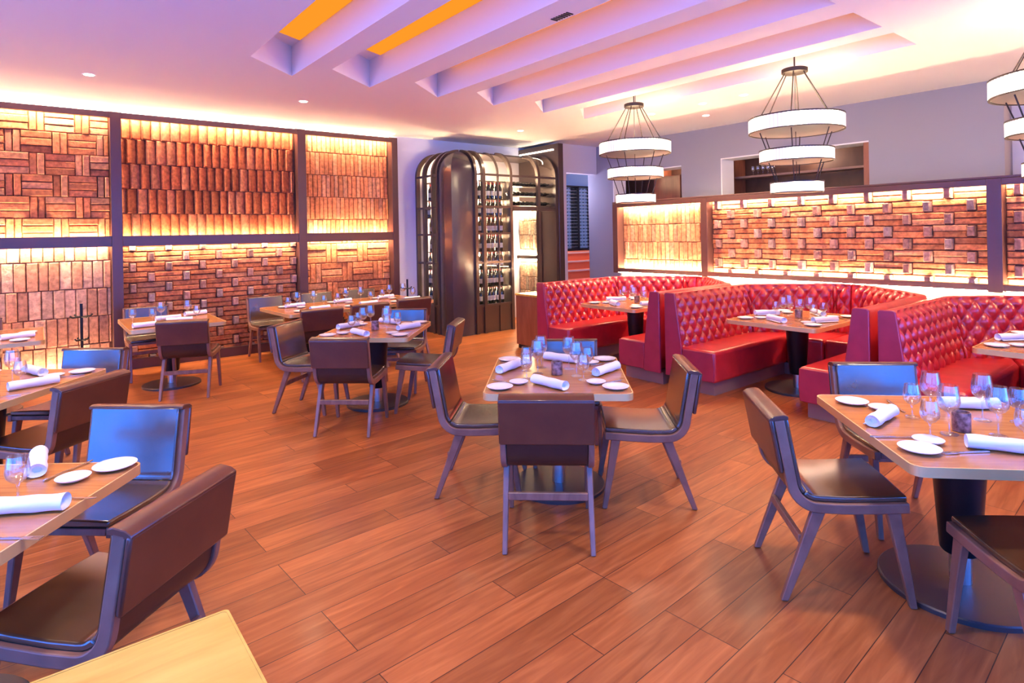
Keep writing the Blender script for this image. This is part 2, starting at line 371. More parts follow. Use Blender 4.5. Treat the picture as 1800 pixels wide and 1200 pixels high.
panel(*bays[2], .02, ZM+.02, basket, s=.36, base=ORG)
for k, (x0, x1) in enumerate(bays):   # LED lines: cove above the top rail, washing each panel from its rails
    MB().box((x0+.02, YL-.13, 3.412), (x1-.02, YL-.11, 3.424)).build('cove_light', M['cove'], t_top)
    MB().box((x0+.02, YL-.135, 3.35), (x1-.02, YL-.115, 3.36)).build('panel_light', M['led'], t_top)
    MB().box((x0+.02, YL-.125, ZM+.02), (x1-.02, YL-.105, ZM+.03)).build('panel_light', M['led'], t_mid)
    MB().box((x0+.02, YL-.125, ZM-.055), (x1-.02, YL-.105, ZM-.045)).build('panel_light', M['led'], t_mid)
tb = trim(MB().box((-2.9, YL-.16, 0), (.80, YL-.13, .05)))
MB().box((-2.8, YL-.12, .02), (.78, YL-.09, .035)).build('panel_light', M['led'], tb)

# half wall behind the booths
hp = [(7.02, 7.13), (5.25, 5.36), (1.73, 1.86), (-1.6, -1.5)]
whf = struct(MB().box((XH, -1.6, 0), (XH+.25, 7.13, 2.17)).build('wall_partition', M['greywall']))
for a, b in hp: trim(MB().box((XH-.18, a, 1.0), (XH, b, 2.2)))
segs = [(5.36, 7.02), (1.86, 5.25), (-1.5, 1.73)]
m1 = MB(); m2 = MB(); 
for a, b in segs: m1.box((XH-.18, a, 2.13), (XH-.10, b, 2.2)); m2.box((XH-.18, a, 1.015), (XH-.08, b, 1.08))
th = trim(m1); tl = trim(m2)
trim(MB().box((XH-.18, -1.6, 2.202), (XH+.28, 7.13, 2.225)))
def panelx(y0, y1, z0, z1, fn, **kw):
    p = Panel((XH, y1, z0), (0, -1, 0), (-1, 0, 0)); p.mortar(y1-y0, z1-z0); fn(p, y1-y0, z1-z0, **kw); return p.mb.build('brick_panel', M['brick'], whf)
PALE = (.62, .25, .11)
panelx(*segs[0], 1.0, 2.17, vertical, bw=.085, bh=.29, d=.03, off=.05, base=PALE)
panelx(*segs[1], 1.0, 2.17, headers, bw=.33, bh=.072, base=(.60, .20, .075))
panelx(*segs[2], 1.0, 2.17, headers, bw=.33, bh=.072, base=(.60, .20, .075))
for a, b in segs:
    MB().box((XH-.095, a+.02, 2.14), (XH-.078, b-.02, 2.155)).build('panel_light', M['led_hi'], th)
    MB().box((XH-.078, a+.02, 1.06), (XH-.06, b-.02, 1.075)).build('panel_light', M['led_hi'], tl)
    MB().box((XH-.15, a+.02, 1.003), (XH-.13, b-.02, 1.013)).build('panel_light', M['led_hi'], tl)
m = MB().box((7.735, -.5, .95), (XH, 6.6, .985))
for yj, lo_, hi_ in ((6.29, 0, 1), (4.17, 1, 1), (2.035, 1, 1)):
    m.prism([(6.98, yj-.012), (7.74, yj-.78), (7.74, yj+.80*hi_ if yj < 6 else 6.6), (6.98, yj+.012 if yj < 6 else 6.6)], .95, .985)
struct(m.build('trim_30', M['white']))   # ledge behind the booth backs

MB().box((XH+.19, -1.5, 2.227), (XH+.21, 7.0, 2.239)).build('cove_light', M['cap_led'], th)
# right wall openings: shelving of the bar
def shelf_unit(y0, y1, lab):
    e = empty('bar_shelving', (XR+.7, (y0+y1)/2, 0), 0, lab, 'shelving'); hw = (y1-y0)/2
    MB().box((-.15, -hw, 0), (.2, -hw+.05, 2.95)).build('side_panel', M['boxwood'], e); MB().box((-.15, hw-.05, 0), (.2, hw, 2.95)).build('side_panel', M['boxwood'], e)
    for z in (1.35, 1.85, 2.22, 2.6): MB().box((-.15, -hw+.05, z), (.2, hw-.05, z+.035)).build('shelf', M['toe'], e)
shelf_unit(3.3, 5.9, 'dark wooden bar shelving seen through the wide opening above the booths')
shelf_unit(6.6, 7.5, 'dark wooden shelving seen through the small opening behind the leftmost chandelier')
MB_ = MB().box((-.02, -.3, 0), (.02, .3, 1.5)); 
o = MB_.build('wood_panel', M['boxwood'], loc=(XR+.3, 7.1, 1.25)); tag(o, 'upright brown wooden panel in the small opening behind the leftmost chandelier', 'panel')
o = struct(MB().box((XR-.0, 3.46, 1.2), (XR+.06, 3.53, 2.92)).build('trim_31', M['boxwood']))

# ================================================================ CHAIRS
def prof():
    pts = [(.255, .452), (.12, .442), (-.02, .435), (-.12, .436)]
    # arc up to the leaning back
    a0 = Vector((-.12, .436)); c_ = Vector((-.125, .556)); r = .12
    for k in range(1, 8):
        t = math.radians(-90-k*80/7); pts.append((c_.x+r*math.cos(t), c_.y+r*math.sin(t)))
    x, z = pts[-1]
    for k in range(1, 6): pts.append((x+(-.298-x)*k/5, z+(.842-z)*k/5))
    return [Vector(p) for p in pts]
PR = prof()
def pnorm(i):
    t = (PR[min(i+1, len(PR)-1)]-PR[max(i-1, 0)]).normalized(); return Vector((t.y*-1, t.x)) * -1   # points to the sitter's side
def sweep_prof(i0, i1, x0, x1, o0, o1, nx=1, crown=0):
    m = MB(); rings = []
    for i in range(i0, i1+1):
        p = PR[i]; n = pnorm(i); ring = []
        for k in range(nx+1):
            x = x0+(x1-x0)*k/nx; q = p+n*(o1+crown*(1-(2*k/nx-1)**2)); ring.append((x, q.x, q.y))
        for k in range(nx, -1, -1):
            x = x0+(x1-x0)*k/nx; q = p+n*o0; ring.append((x, q.x, q.y))
        rings.append(ring)
    m.loft(rings); return m
nP = len(PR)-1
# which side is the sitter's? make sure normals point up on the seat
SGN = 1 if pnorm(1).y > 0 else -1
if SGN < 0:
    _pn = pnorm
    def pnorm(i): return -_pn(i)
def make_chair():
    e = empty('dining_chair')
    sweep_prof(0, 7, -.235, .235, .022, .05, 6, .006).build('seat', M['leather'], e, True, .008, 2)
    sweep_prof(7, nP, -.235, .235, .022, .046, 6, .004).build('backrest', M['leather'], e, True, .008, 2)
    for s in (-1, 1):
        sweep_prof(0, nP, s*.238-.016, s*.238+.016, -.022, .024).build('side_frame', M['chairwood'], e, True, .005, 2)
    # outer wrap over the upper back, and the set-in lower panel
    w_ = sweep_prof(11, nP, -.256, .256, -.046, -.024, 1)
    n = pnorm(nP); p = PR[nP]
    bw_ = w_.build('back_wrap', M['leather_back'], e, True, .008, 2)
    q0 = p+n*-.044; q1 = p+n*.044
    wrap_ = e; MB().loft([[(x, q0.x+(q1.x-q0.x)*t, q0.y+(q1.y-q0.y)*t+h) for t, h in ((0, -.012), (0, .004), (.25, .014), (.75, .014), (1, .004), (1, -.012))] for x in (-.254, .254)]).build('top_roll', M['leather_back'], bw_, True, .003, 1)
    sweep_prof(4, 11, -.222, .222, -.012, .018, 1).build('back_panel', M['leather_under'], e, True, .004, 1)
    sweep_prof(0, 3, -.222, .222, -.012, .018, 1).build('seat_board', M['chairwood'], e, True, .003, 1)
    for s in (-1, 1):
        MB().beam((s*.238, .265, .002), (s*.232, .19, .43), (.028, .030), (.034, .058)).build('leg', M['chairwood'], e, False, .004, 1)
        MB().beam((s*.236, -.285, .002), (s*.230, -.125, .425), (.028, .032), (.034, .060)).build('leg', M['chairwood'], e, False, .004, 1)
    MB().box((-.218, -.212, .255), (.218, -.188, .297)).build('stretcher', M['chairwood'], e, False, .004, 1)
    return e
chair0 = make_chair(); used = [False]
def chair(x, y, deg, label, group='leather dining chairs'):
    o = chair0 if not used[0] else copy_tree(chair0); used[0] = True
    o.location = (x, y, 0); o.rotation_euler = (0, 0, math.radians(deg-90)); tag(o, label, 'chair', group); return o
chair(2.32, 2.62, 47.5, 'brown leather dining chair with its back to us at the centre table', 'chairs at the centre table')
chair(2.40, 3.37, -43.5, 'brown dining chair on the left side of the centre table, seen from its side', 'chairs at the centre table')
chair(3.11, 2.58, 137, 'brown dining chair with gold-lit seat on the right side of the centre table', 'chairs at the centre table')
chair(3.16, 3.34, 227, 'dining chair with a blue-lit back at the far side of the centre table', 'chairs at the centre table')
chair(2.235, 5.17, 47, 'chair with its purple-brown back to us at the table behind the centre one', 'chairs at the middle table')
chair(2.18, 6.01, -51, 'brown dining chair on the left side of the table behind the centre one', 'chairs at the middle table')
chair(3.06, 5.24, 136, 'brown chair on the right side of the table behind the centre one', 'chairs at the middle table')
chair(3.215, 6.12, 227, 'chair with a small blue-lit back beyond the table behind the centre one', 'chairs at the middle table')
chair(1.36, 7.52, 65, 'dark chair with its back to us at the small table by the brick wall', 'chairs at the small wall table')
chair(1.13, 8.80, -90, 'dark dining chair between the small table and the brick wall, mostly hidden', 'chairs at the small wall table')
chair(2.72, 7.42, 88, 'dark chair with its back to us at the left end of the long wall table', 'chairs at the long wall table')
chair(3.36, 7.47, 90, 'dark chair with its back to us at the middle of the long wall table', 'chairs at the long wall table')
chair(4.08, 7.62, 90, 'dark chair with its back to us at the right end of the long wall table', 'chairs at the long wall table')
chair(2.66, 8.95, -90, 'chair with an olive-brown seat, leftmost on the wall side of the long table', 'chairs at the long wall table')
chair(3.42, 8.95, -90, 'dining chair on the wall side of the long table, the middle one behind the glasses', 'chairs at the long wall table')
chair(4.15, 8.95, -90, 'dining chair on the wall side of the long table, nearest the wine cabinet', 'chairs at the long wall table')
chair(.19, 5.70, 230, 'dining chair with a bright blue-lit back beside the coat stand, at the left table', 'chairs at the left table')
chair(.083, 4.85, 131, 'chestnut chair with its back to us at the left table', 'chairs at the left table')
chair(.23, 3.49, 228, 'dining chair with a large bright blue-lit back at the front left table', 'chairs at the front left table')
chair(.175, 2.54, 132, 'large chestnut leather dining chair in the bottom left foreground', 'chairs at the front left table')
chair(3.06, 1.37, -46.5, 'brown dining chair standing free at the left side of the front right table', 'chairs at the front right table')
chair(3.97, 1.37, 226, 'chair with a blue-lit back at the far side of the front right table', 'chairs at the front right table')
chair(3.0, .50, 47, 'dining chair of which only seat and front legs show at the bottom right', 'chairs at the front right table')
chair(-.55, 8.80, -90, 'brown dining chair behind the table at the far left edge', 'chairs at the far left table')

# ================================================================ TABLES
def rrect(w_, d, r, n=5):
    pts = []
    for cx_, cy_, a0 in ((w_/2-r, d/2-r, 0), (-w_/2+r, d/2-r, 90), (-w_/2+r, -d/2+r, 180), (w_/2-r, -d/2+r, 270)):
        for k in range(n+1):
            a = math.radians(a0+90*k/n); pts.append((cx_+r*math.cos(a), cy_+r*math.sin(a)))
    return pts
def table(x, y, deg, w_, d, label, group=None, peds=((0, 0),), topm='top', base_r=.31, r=.05, edge='edge'):
    e = empty('dining_table', (x, y, 0), math.radians(deg), label, 'table', group)
    MB().prism(rrect(w_-.008, d-.008, r), .722, .76).build('table_top', M[topm], e)
    a = rrect(w_, d, r); b = rrect(w_-.012, d-.012, r); m = MB()
    n = len(a); ids = [[m.V((*p, z)) for p in q] for q, z in ((b, .720), (a, .720), (a, .7615), (b, .7615))]
    for k in range(4):
        A, B = ids[k], ids[(k+1) % 4]
        for i in range(n): m.F((A[i], A[(i+1) % n], B[(i+1) % n], B[i]))
    m.build('edge_band', M[edge] if edge in M else M['edge'], e, True)
    for px_, py_ in peds:
        c_ = (px_, py_, 0)
        MB().lathe([(.02, .70), (.12, .70), (.12, .72)], 24, c_).build('top_plate', M['black'], e)
        cl_ = MB().lathe([(.075, .17), (.082, .18), (.118, .70), (.0, .70)], 32, c_).build('column', M['black'], e, True)
        MB().lathe([(.046, .028), (.046, .17), (.0, .17)], 24, c_).build('collar', M['collar'], cl_, True)
        MB().lathe([(base_r, .0), (base_r, .02), (base_r-.006, .026), (.05, .03), (0, .031)], 48, c_).build('base_disc', M['disc'], e, True)
    return e
TB = {}
def T_(key, x, y, deg, w_, d, *a, **k): TB[key] = (x, y, math.radians(deg)); return table(x, y, deg, w_, d, *a, **k)
T_('centre', 2.78, 3.03, -42.5, .90, 1.08, 'square wooden dining table with metal edge standing at the centre of the floor, fully set')
T_('middle', 2.74, 5.71, -43, .92, 1.06, 'wooden dining table behind the centre one, set with glasses and napkins')
T_('small', 1.26, 8.12, 0, .96, 1.2, 'small wooden table on a round base against the brick wall beyond the left chairs')
T_('left', -.27, 5.32, -40, .92, 1.08, 'wooden dining table cut by the left edge, between the two blue-backed chairs')
T_('front', -.33, 2.90, -38, .92, 1.08, 'wooden dining table in the left foreground with white plates on its corner')
T_('right', 3.43, .93, -46, .92, 1.08, 'wooden dining table in the right foreground on a black tapered column', base_r=.34)
T_('boothmid', 6.34, 3.13, 90, .95, 1.2, 'table inside the middle red booth, set with glasses and napkins', base_r=.33)
T_('boothfar', 6.27, 5.27, 90, .95, 1.15, 'table inside the farthest red booth', base_r=.33)
T_('boothnear', 6.3, .98, 90, .95, 1.2, 'table inside the nearest red booth, cut by the right edge', base_r=.33)
T_('edge', -.42, 8.05, 0, .98, 1.2, 'wooden table at the far left edge by the brick wall')
T_('long', 3.5, 8.13, 3, 2.15, 1.1, 'long wooden dining table beside the brick wall, set for six', peds=((-.6, 0), (.6, 0)))
T_('pale', -.17, 1.14, 0, 1.10, 1.10, 'pale oak table top in the bottom left corner nearest the camera', topm='toppale', edge='toppale', r=.012)

# ================================================================ TABLEWARE
def proto(name): return empty(name)
def mk_plate(name, r):
    m = MB(); m.lathe([(r*.55, .0), (r*.62, .002), (r*.95, .011), (r, .016), (r*.97, .017), (r*.62, .008), (r*.55, .0065), (0, .006)], 32)
    o = m.build(name, M['porcelain'], None, True, angle=60); return o
def mk_napkin():
    m = MB(); Ln = .27; rings = []; R = .031
    for i in range(17):
        u = -Ln/2+Ln*i/16; ring = []
        rr = R*(1+.05*math.sin(u*50))
        for k in range(20):
            t = 2*PI*k/20; q = rr*(1+.04*math.sin(3*t+u*20)); z = max(.003, .029+q*.92*math.sin(t)); ring.append((u, q*1.08*math.cos(t), z))
        rings.append(ring)
    m.loft(rings, True, False)
    for end, sgn in ((rings[0], -1), (rings[-1], 1)):       # the roll's hollow end
        x = end[0][0]; inn = [(x-sgn*.012, p[1]*.55, .029+(p[2]-.029)*.55) for p in end]; inn2 = [(x-sgn*.03, p[1]*.5, .029+(p[2]-.029)*.5) for p in end]
        m.loft([end, inn, inn2], True, False); m.F(m.ring(inn2))
    # loose flap edge running along the roll
    m.loft([[(u, .033+.004*math.sin(u*30), z) for u, z in ((-Ln/2+.01, .004), (Ln/2-.01, .004))], [(u, .043+.003*math.sin(u*40), .006) for u in (-Ln/2+.01, Ln/2-.01)], [(u, .03, .012) for u in (-Ln/2+.01, Ln/2-.01)]], False, False)
    return m.build('napkin_roll', M['napkin'], None, True, angle=80)
def mk_glass(name, h, rb, stem=.09, foot=.036):
    z0 = stem; m = MB(); hb = h-stem
    prof_ = [(foot, .0), (foot, .0015), (.012, .006), (.0038, .014), (.0036, z0-.012), (.007, z0), (rb*.55, z0+hb*.07), (rb*.88, z0+hb*.22), (rb, z0+hb*.40), (rb*.96, z0+hb*.62), (rb*.80, h)]
    inner = [(rb*.80-.0016, h), (rb*.955-.0016, z0+hb*.62), (rb-.002, z0+hb*.40), (rb*.87-.002, z0+hb*.23), (rb*.5, z0+hb*.1), (0, z0+hb*.07)]
    m.lathe(prof_+inner, 24); return m.build(name, M['glass'], None, True, angle=70)
def mk_knife():
    e = empty('table_knife')
    MB().prism([(-.11, -.003), (-.10, -.006), (0, -.005), (0, .005), (-.10, .006), (-.11, .003)], .001, .007).build('handle', M['steel'], e, True, .001, 1)
    MB().prism([(0, -.004), (.09, -.008), (.115, -.002), (.115, .003), (0, .004)], .002, .005).build('blade', M['steel'], e)
    return e
def mk_fork():
    e = empty('table_fork'); MB().prism([(-.1, -.006), (.0, -.003), (.03, -.003), (.03, .003), (0, .003), (-.1, .006)], .001, .006).build('handle', M['steel'], e)
    m = MB().prism([(.03, -.004), (.05, -.011), (.065, -.011), (.065, .011), (.05, .011), (.03, .004)], .002, .005)
    for k in range(4): y = -.0095+k*.0063; m.box((.065, y-.0016, .002), (.1, y+.0016, .005))
    m.build('tines', M['steel'], e); return e
def mk_votive():
    e = empty('candle_holder')
    MB().lathe([(.036, 0), (.038, .004), (.038, .088), (.034, .088), (.033, .01), (0, .01)], 20).build('glass_cup', M['votive'], e, True)
    MB().lathe([(.028, .011), (.028, .05), (0, .051)], 16).build('candle', M['candle'], e, True); return e
PROTO = {'plate': mk_plate('dinner_plate', .082), 'small': mk_plate('side_plate', .062), 'napkin': mk_napkin(), 'tall': mk_glass('wine_glass', .225, .046, .10, .037),
         'short': mk_glass('water_glass', .165, .040, .062, .034), 'knife': mk_knife(), 'fork': mk_fork(), 'votive': mk_votive()}
CATS = {'plate': 'plate', 'small': 'plate', 'napkin': 'napkin', 'tall': 'glass', 'short': 'glass', 'knife': 'knife', 'fork': 'fork', 'votive': 'candle holder'}
firstp = {k: True for k in PROTO}
def put(kind, key, u, v, deg, label, group):
    x, y, r = TB[key]; X = x+u*math.cos(r)-v*math.sin(r); Y = y+u*math.sin(r)+v*math.cos(r)
    o = PROTO[kind] if firstp[kind] else copy_tree(PROTO[kind]); firstp[kind] = False
    o.location = (X, Y, .7618); o.rotation_euler = (0, 0, r+math.radians(deg)); tag(o, label, CATS[kind], group); return o
def layout4(key, tn, big=True, su=1, sv=1, flip=0, skip=()):
    """standard setting: plates in the corners, napkin rolls at the sides, glasses round the candle"""
    G = lambda s: '%s on %s' % (s, tn)
    side = {(-1, -1): 'near left corner', (1, -1): 'near right corner', (-1, 1): 'far left corner', (1, 1): 'far right corner'}
    for (a, b), nm in side.items():
        put('plate', key, a*.355*su, b*.405*sv, 0, 'round white plate at the %s of %s' % (nm, tn), G('plates'))
        put('small', key, a*.245*su, b*(.285 if b > 0 else .285)*sv, 0, 'small white side plate inside the %s of %s' % (nm, tn), G('plates'))
        put('knife', key, a*.33*su, b*.27*sv, 35*a, 'slim metal butter knife by the %s of %s' % (nm, tn), G('knives'))
    for u, v, d, nm in ((-.33, .09, 62, 'left'), (.335, .0, 54, 'right'), (-.05, -.37, -43, 'near'), (.03, .37, -30, 'far')):
        put('napkin', key, u*su, v*sv, d, 'white rolled napkin on the %s side of %s' % (nm, tn), G('napkin rolls'))
    for u, v, nm in ((-.11, .16, 'far left of'), (.085, .12, 'far right of'), (-.13, -.02, 'left of'), (.13, -.09, 'right of')):
        put('tall', key, u, v, 0, 'tall wine glass %s the candle on %s' % (nm, tn), G('tall glasses'))
    for u, v, nm in ((-.2, -.17, 'near left of'), (.17, -.2, 'near right of'), (-.21, .07, 'outer left of'), (.21, .04, 'outer right of')):
        put('short', key, u, v, 0, 'short stemmed glass %s the candle on %s' % (nm, tn), G('short glasses'))
    put('votive', key, .0, -.04, 0, 'small reddish candle holder at the middle of %s' % tn, 'candle holders')
layout4('centre', 'the centre table')
layout4('middle', 'the table behind the centre one')
layout4('left', 'the table at the left edge')
layout4('boothmid', 'the middle booth table', su=1.0)
layout4('boothfar', 'the farthest booth table')
layout4('boothnear', 'the nearest booth table')
# front right table, placed as in the photo
tn = 'the front right table'; g = lambda s: '%s on %s' % (s, tn)
def world_put(kind, key, X, Y, wdeg, label, group):
    x, y, r = TB[key]; dx, dy = X-x, Y-y
    return put(kind, key, dx*math.cos(r)+dy*math.sin(r), -dx*math.sin(r)+dy*math.cos(r), wdeg-math.degrees(r), label, group)
for k, X, Y, d, lb in (('plate', 3.47, 1.42, 0, 'white plate at the far left corner of '), ('small', 3.46, 1.27, 0, 'small white plate touching the far left plate of '),
    ('plate', 2.94, .935, 0, 'large white plate at the near left corner of '), ('small', 3.08, .945, 0, 'small white plate overlapping the near left plate of '),
    ('napkin', 3.25, 1.19, 2, 'white rolled napkin on the left side of '), ('napkin', 3.19, .70, -62, 'white rolled napkin on the near side of '), ('napkin', 3.80, .98, -45, 'white rolled napkin on the far side of '),
    ('knife', 3.565, 1.24, 220, 'thin knife beside the far left plates of '), ('knife', 3.04, 1.06, -45, 'thin knife beside the near left plates of '), ('fork', 3.05, .80, 145, 'ornate fork beside the near left plates of '),
    ('tall', 3.27, .92, 0, 'tall wine glass just left of the candle holder on '), ('short', 3.17, .965, 0, 'short glass nearest the small plate on '), ('short', 3.43, 1.12, 0, 'short glass farthest left on '),
    ('tall', 3.50, 1.06, 0, 'tall wine glass behind the candle holder on '), ('tall', 3.40, .77, 0, 'tall wine glass in front of the candle holder on '), ('tall', 3.62, .88, 0, 'tall wine glass right of the candle holder on '),
    ('short', 3.33, .66, 0, 'short glass at the right frame edge on '), ('short', 3.70, .76, 0, 'short glass at the far right of '), ('votive', 3.37, .90, 0, 'crackled dark red candle holder at the middle of '),
    ('plate', 3.9, 1.0, 0, 'white plate at the far right of '), ('plate', 3.35, .50, 0, 'white plate at the near right of ')):
    world_put(k, 'right', X, Y, d, lb+tn, g({'plate': 'plates', 'small': 'plates', 'napkin': 'napkins', 'tall': 'glasses', 'short': 'glasses', 'knife': 'cutlery', 'fork': 'cutlery', 'votive': 'candles'}[k]))
tn = 'the front left table'
for k, X, Y, d, lb in (('plate', .255, 3.045, 0, 'large white plate at the right corner of '), ('small', .11, 3.0, 0, 'small white plate left of the big plate on '), ('napkin', -.04, 2.76, -30, 'white rolled napkin lying along the near edge of '),
    ('napkin', .0, 3.26, 88, 'white rolled napkin standing towards the far edge of '), ('knife', .08, 2.80, -40, 'thin knife under the plates of '), ('knife', .10, 3.13, 40, 'thin knife above the plates of '), ('fork', -.07, 2.54, -40, 'fork at the near edge of '),
    ('short', -.06, 2.91, 0, 'short stemmed glass beside the near napkin on '), ('tall', -.2, 3.05, 0, 'tall glass at the left frame edge on '), ('votive', -.33, 2.9, 0, 'candle holder at the middle of ')):
    world_put(k, 'front', X, Y, d, lb+tn, g('tableware'))
# tables along the wall
tn = 'the small table by the brick wall'
for k, u, v, d, lb in (('napkin', -.3, -.42, 8, 'white rolled napkin at the near left corner of '), ('napkin', .05, -.25, -15, 'white rolled napkin at the middle of '), ('napkin', -.02, .05, 5, 'white rolled napkin behind the others on '), ('napkin', .32, .3, 20, 'white rolled napkin at the far right of '),
    ('tall', -.1, .0, 0, 'tall wine glass left of centre on '), ('tall', .18, .0, 0, 'tall wine glass right of centre on '), ('short', -.2, -.1, 0, 'short glass left of centre on '), ('short', .25, -.15, 0, 'short glass right of centre on '), ('short', -.38, .05, 0, 'lone short glass at the left of ')):
    put(k, 'small', u, v, d, lb+tn, 'tableware on '+tn)
tn = 'the long wall table'
for i, nm in enumerate(('left', 'middle', 'right')):
    u = -.72+.7*i
    for k, du, dv, d, lb in (('napkin', .02, .22, 5, 'white rolled napkin at the back of the %s setting on '), ('napkin', .12, -.36, 5, 'white rolled napkin at the front of the %s setting on '), ('plate', -.14, -.34, 0, 'white plate at the front of the %s setting on '), ('plate', -.1, .3, 0, 'white plate at the back of the %s setting on '), ('small', .05, .08, 0, 'small white plate amid the %s setting on '),
        ('tall', -.03, .02, 0, 'tall wine glass left in the %s setting on '), ('tall', .2, .02, 0, 'tall wine glass right in the %s setting on '), ('short', -.16, .0, 0, 'short glass left in the %s setting on '), ('short', .27, -.15, 0, 'short glass right in the %s setting on ')):
        put(k, 'long', u+du, dv, d, lb % nm+tn, 'tableware on '+tn)
tn = 'the far left edge table'
for k, u, v, d, lb in (('plate', .36, .1, 0, 'white plate at the right of '), ('napkin', .28, -.28, 15, 'white rolled napkin at the near right of '), ('tall', -.02, .0, 0, 'tall wine glass at the centre of '), ('short', .08, -.16, 0, 'short glass near the centre of '), ('short', -.1, .2, 0, 'short glass at the back of '), ('plate', .3, -.47, 0, 'white plate at the near edge of ')):
    put(k, 'edge', u, v, d, lb+tn, 'tableware on '+tn)

# ================================================================ BOOTHS
def round_path(pts, R, step=.0125, n=14):
    pts = [Vector(p) for p in pts]; out = [pts[0]]
    for i in range(1, len(pts)-1):
        a, b, c_ = pts[i-1], pts[i], pts[i+1]; d0 = (a-b).normalized(); d1 = (c_-b).normalized()
        ang = d0.angle(d1); t = R/math.tan(ang/2); p0 = b+d0*t; p1 = b+d1*t
        for k in range(n+1):
            s = k/n; out.append(p0*(1-s)**2+b*2*s*(1-s)+p1*s*s)
    out.append(pts[-1]); res = []; acc = 0; prev = out[0]; res.append(prev.copy()); carry = 0
    for q in out[1:]:
        seg = q-prev; Ls = seg.length
        if Ls < 1e-6: continue
        s = step-carry
        while s < Ls: res.append(prev+seg*(s/Ls)); s += step
        carry = Ls-(s-step); prev = q
    res.append(out[-1].copy()); return res
def booth(yc, label, first=False):
    e = empty('booth_banquette', (5.42, yc, 0), 0, label, 'booth', 'red tufted booths along the half wall')
    W = 1.035   # half width
    # outline of the outer face, local x away from camera, from left wing round to right wing
    P = [(.0, W), (1.50, W), (2.28, .22), (2.28, -.22), (1.50, -W), (.0, -W)]
    path = round_path(P, .28); n = len(path)
    nor = []
    for i in range(n):
        t = (path[min(i+3, n-1)]-path[max(i-3, 0)]).normalized(); nor.append(Vector((t.y, -t.x)))
    mid = Vector((1, 0))
    if (nor[0]).y > 0: nor = [-q for q in nor]
    s = [0]
    for a, b in zip(path, path[1:]): s.append(s[-1]+(b-a).length)
    cut = s[-1]/2
    def back_piece(i0, i1, nm='backrest'):
        m = MB(); rings = []
        NV = 40
        for i in range(i0, i1+1):
            p, q = path[i], nor[i]; ring = []
            ring.append((p+q*.185, .30))
            for k in range(NV+1):
                h = k/NV; z = .44+.57*h; base = .20-.075*h
                a = s[i]/.145+z/.20; b = s[i]/.145-z/.20
                puff = (abs(math.sin(PI*a))*abs(math.sin(PI*b)))**.42
                butt = 0
                fade = min(1, (1-h)*9+.25)*min(1, min(s[i]-s[i0], s[i1]-s[i])/.05+.0)
                off = base-.03+.052*puff*fade
                ring.append((p+q*off, z))
            ring += [(p+q*.105, 1.028), (p+q*.07, 1.036), (p+q*.03, 1.028), (p+q*.012, 1.0), (p+q*.01, .30)]
            rings.append([(v[0], v[1], z) for v, z in ring])
        m.loft(rings); return m.build(nm, M['red'], e, True, angle=75)
    ci = min(range(n), key=lambda i: abs(s[i]-cut))
    back_piece(1, ci-0); back_piece(ci+1, n-2)
    # plinth and seat cushions
    yi = .43; xi = 1.46
    outp = [(v[0], v[1]) for v in (path[i]+nor[i]*.02 for i in range(0, n, 6))]
    inner = [(.06, -yi-.05), (xi+.05, -yi-.05), (xi+.05, yi+.05), (.06, yi+.05)]
    MB().prism([(p[0] if p[0] > .06 else .06, p[1]) for p in outp]+inner, 0, .135).build('plinth', M['toe'], e)
    def cushion(poly, nm='seat_cushion'): MB().prism(poly, .137, .462).build(nm, M['red'], e, True, .035, 4, angle=30)
    k = W-.10
    cushion([(.0, yi), (xi-.0, yi), (1.93, yi+.16), (1.44, k), (.0, k)])
    cushion([(.0, -yi), (.0, -k), (1.44, -k), (1.93, -yi-.16), (xi-.0, -yi)])
    cushion([(xi, yi-.002), (xi, .003), (2.14, .003), (2.14, .2), (1.93, yi+.155)])
    cushion([(xi, -yi+.002), (1.93, -yi-.155), (2.14, -.2), (2.14, -.003), (xi, -.003)])
    for sg in (-1, 1):   # padded end panels
        poly = [(sg*(W-.002), .137), (sg*(W-.002), 1.02), (sg*(W-.02), 1.037), (sg*(W-.12), 1.037), (sg*(W-.135), 1.02), (sg*(W-.215), .45), (sg*(W-.23), .137)]
        m = MB(); m.prism(poly, -.018, .012, 'x'); o = m.build('end_panel', M['red_end'], e, True, .007, 2, angle=30)
        poly = [(sg*(yi+.01), .15), (sg*(yi-.0), .30), (sg*(yi+.01), .45), (sg*(W-.222), .45), (sg*(W-.232), .15)]
        MB().prism(poly, -.014, .003, 'x').build('seat_end', M['red_end'], e, True, .008, 2, angle=30)
    return e
booth(3.10, 'red tufted leather booth in the middle of the row, facing us with its table inside')
booth(5.24, 'red tufted leather booth farthest from us, next to the wooden cabinet')
booth(.97, 'red tufted leather booth nearest us, cut by the right edge of the photo')

# host cabinet
e = empty('side_cabinet', (5.66, 6.5, 0), 0, 'plain brown wooden side cabinet standing against the end of the farthest red booth', 'cabinet')
MB().box((.02, .02, 0), (.88, .53, .06)).build('plinth', M['black'], e)
MB().box((.0, .0, .06), (.9, .55, .785)).build('body', M['boxwood'], e, False, .003, 1)
MB().box((-.01, -.01, .786), (.91, .56, .815)).build('top', M['toppale'], e, False, .003, 1)  # pale wood here stands in for light spilling from the wine cabinet

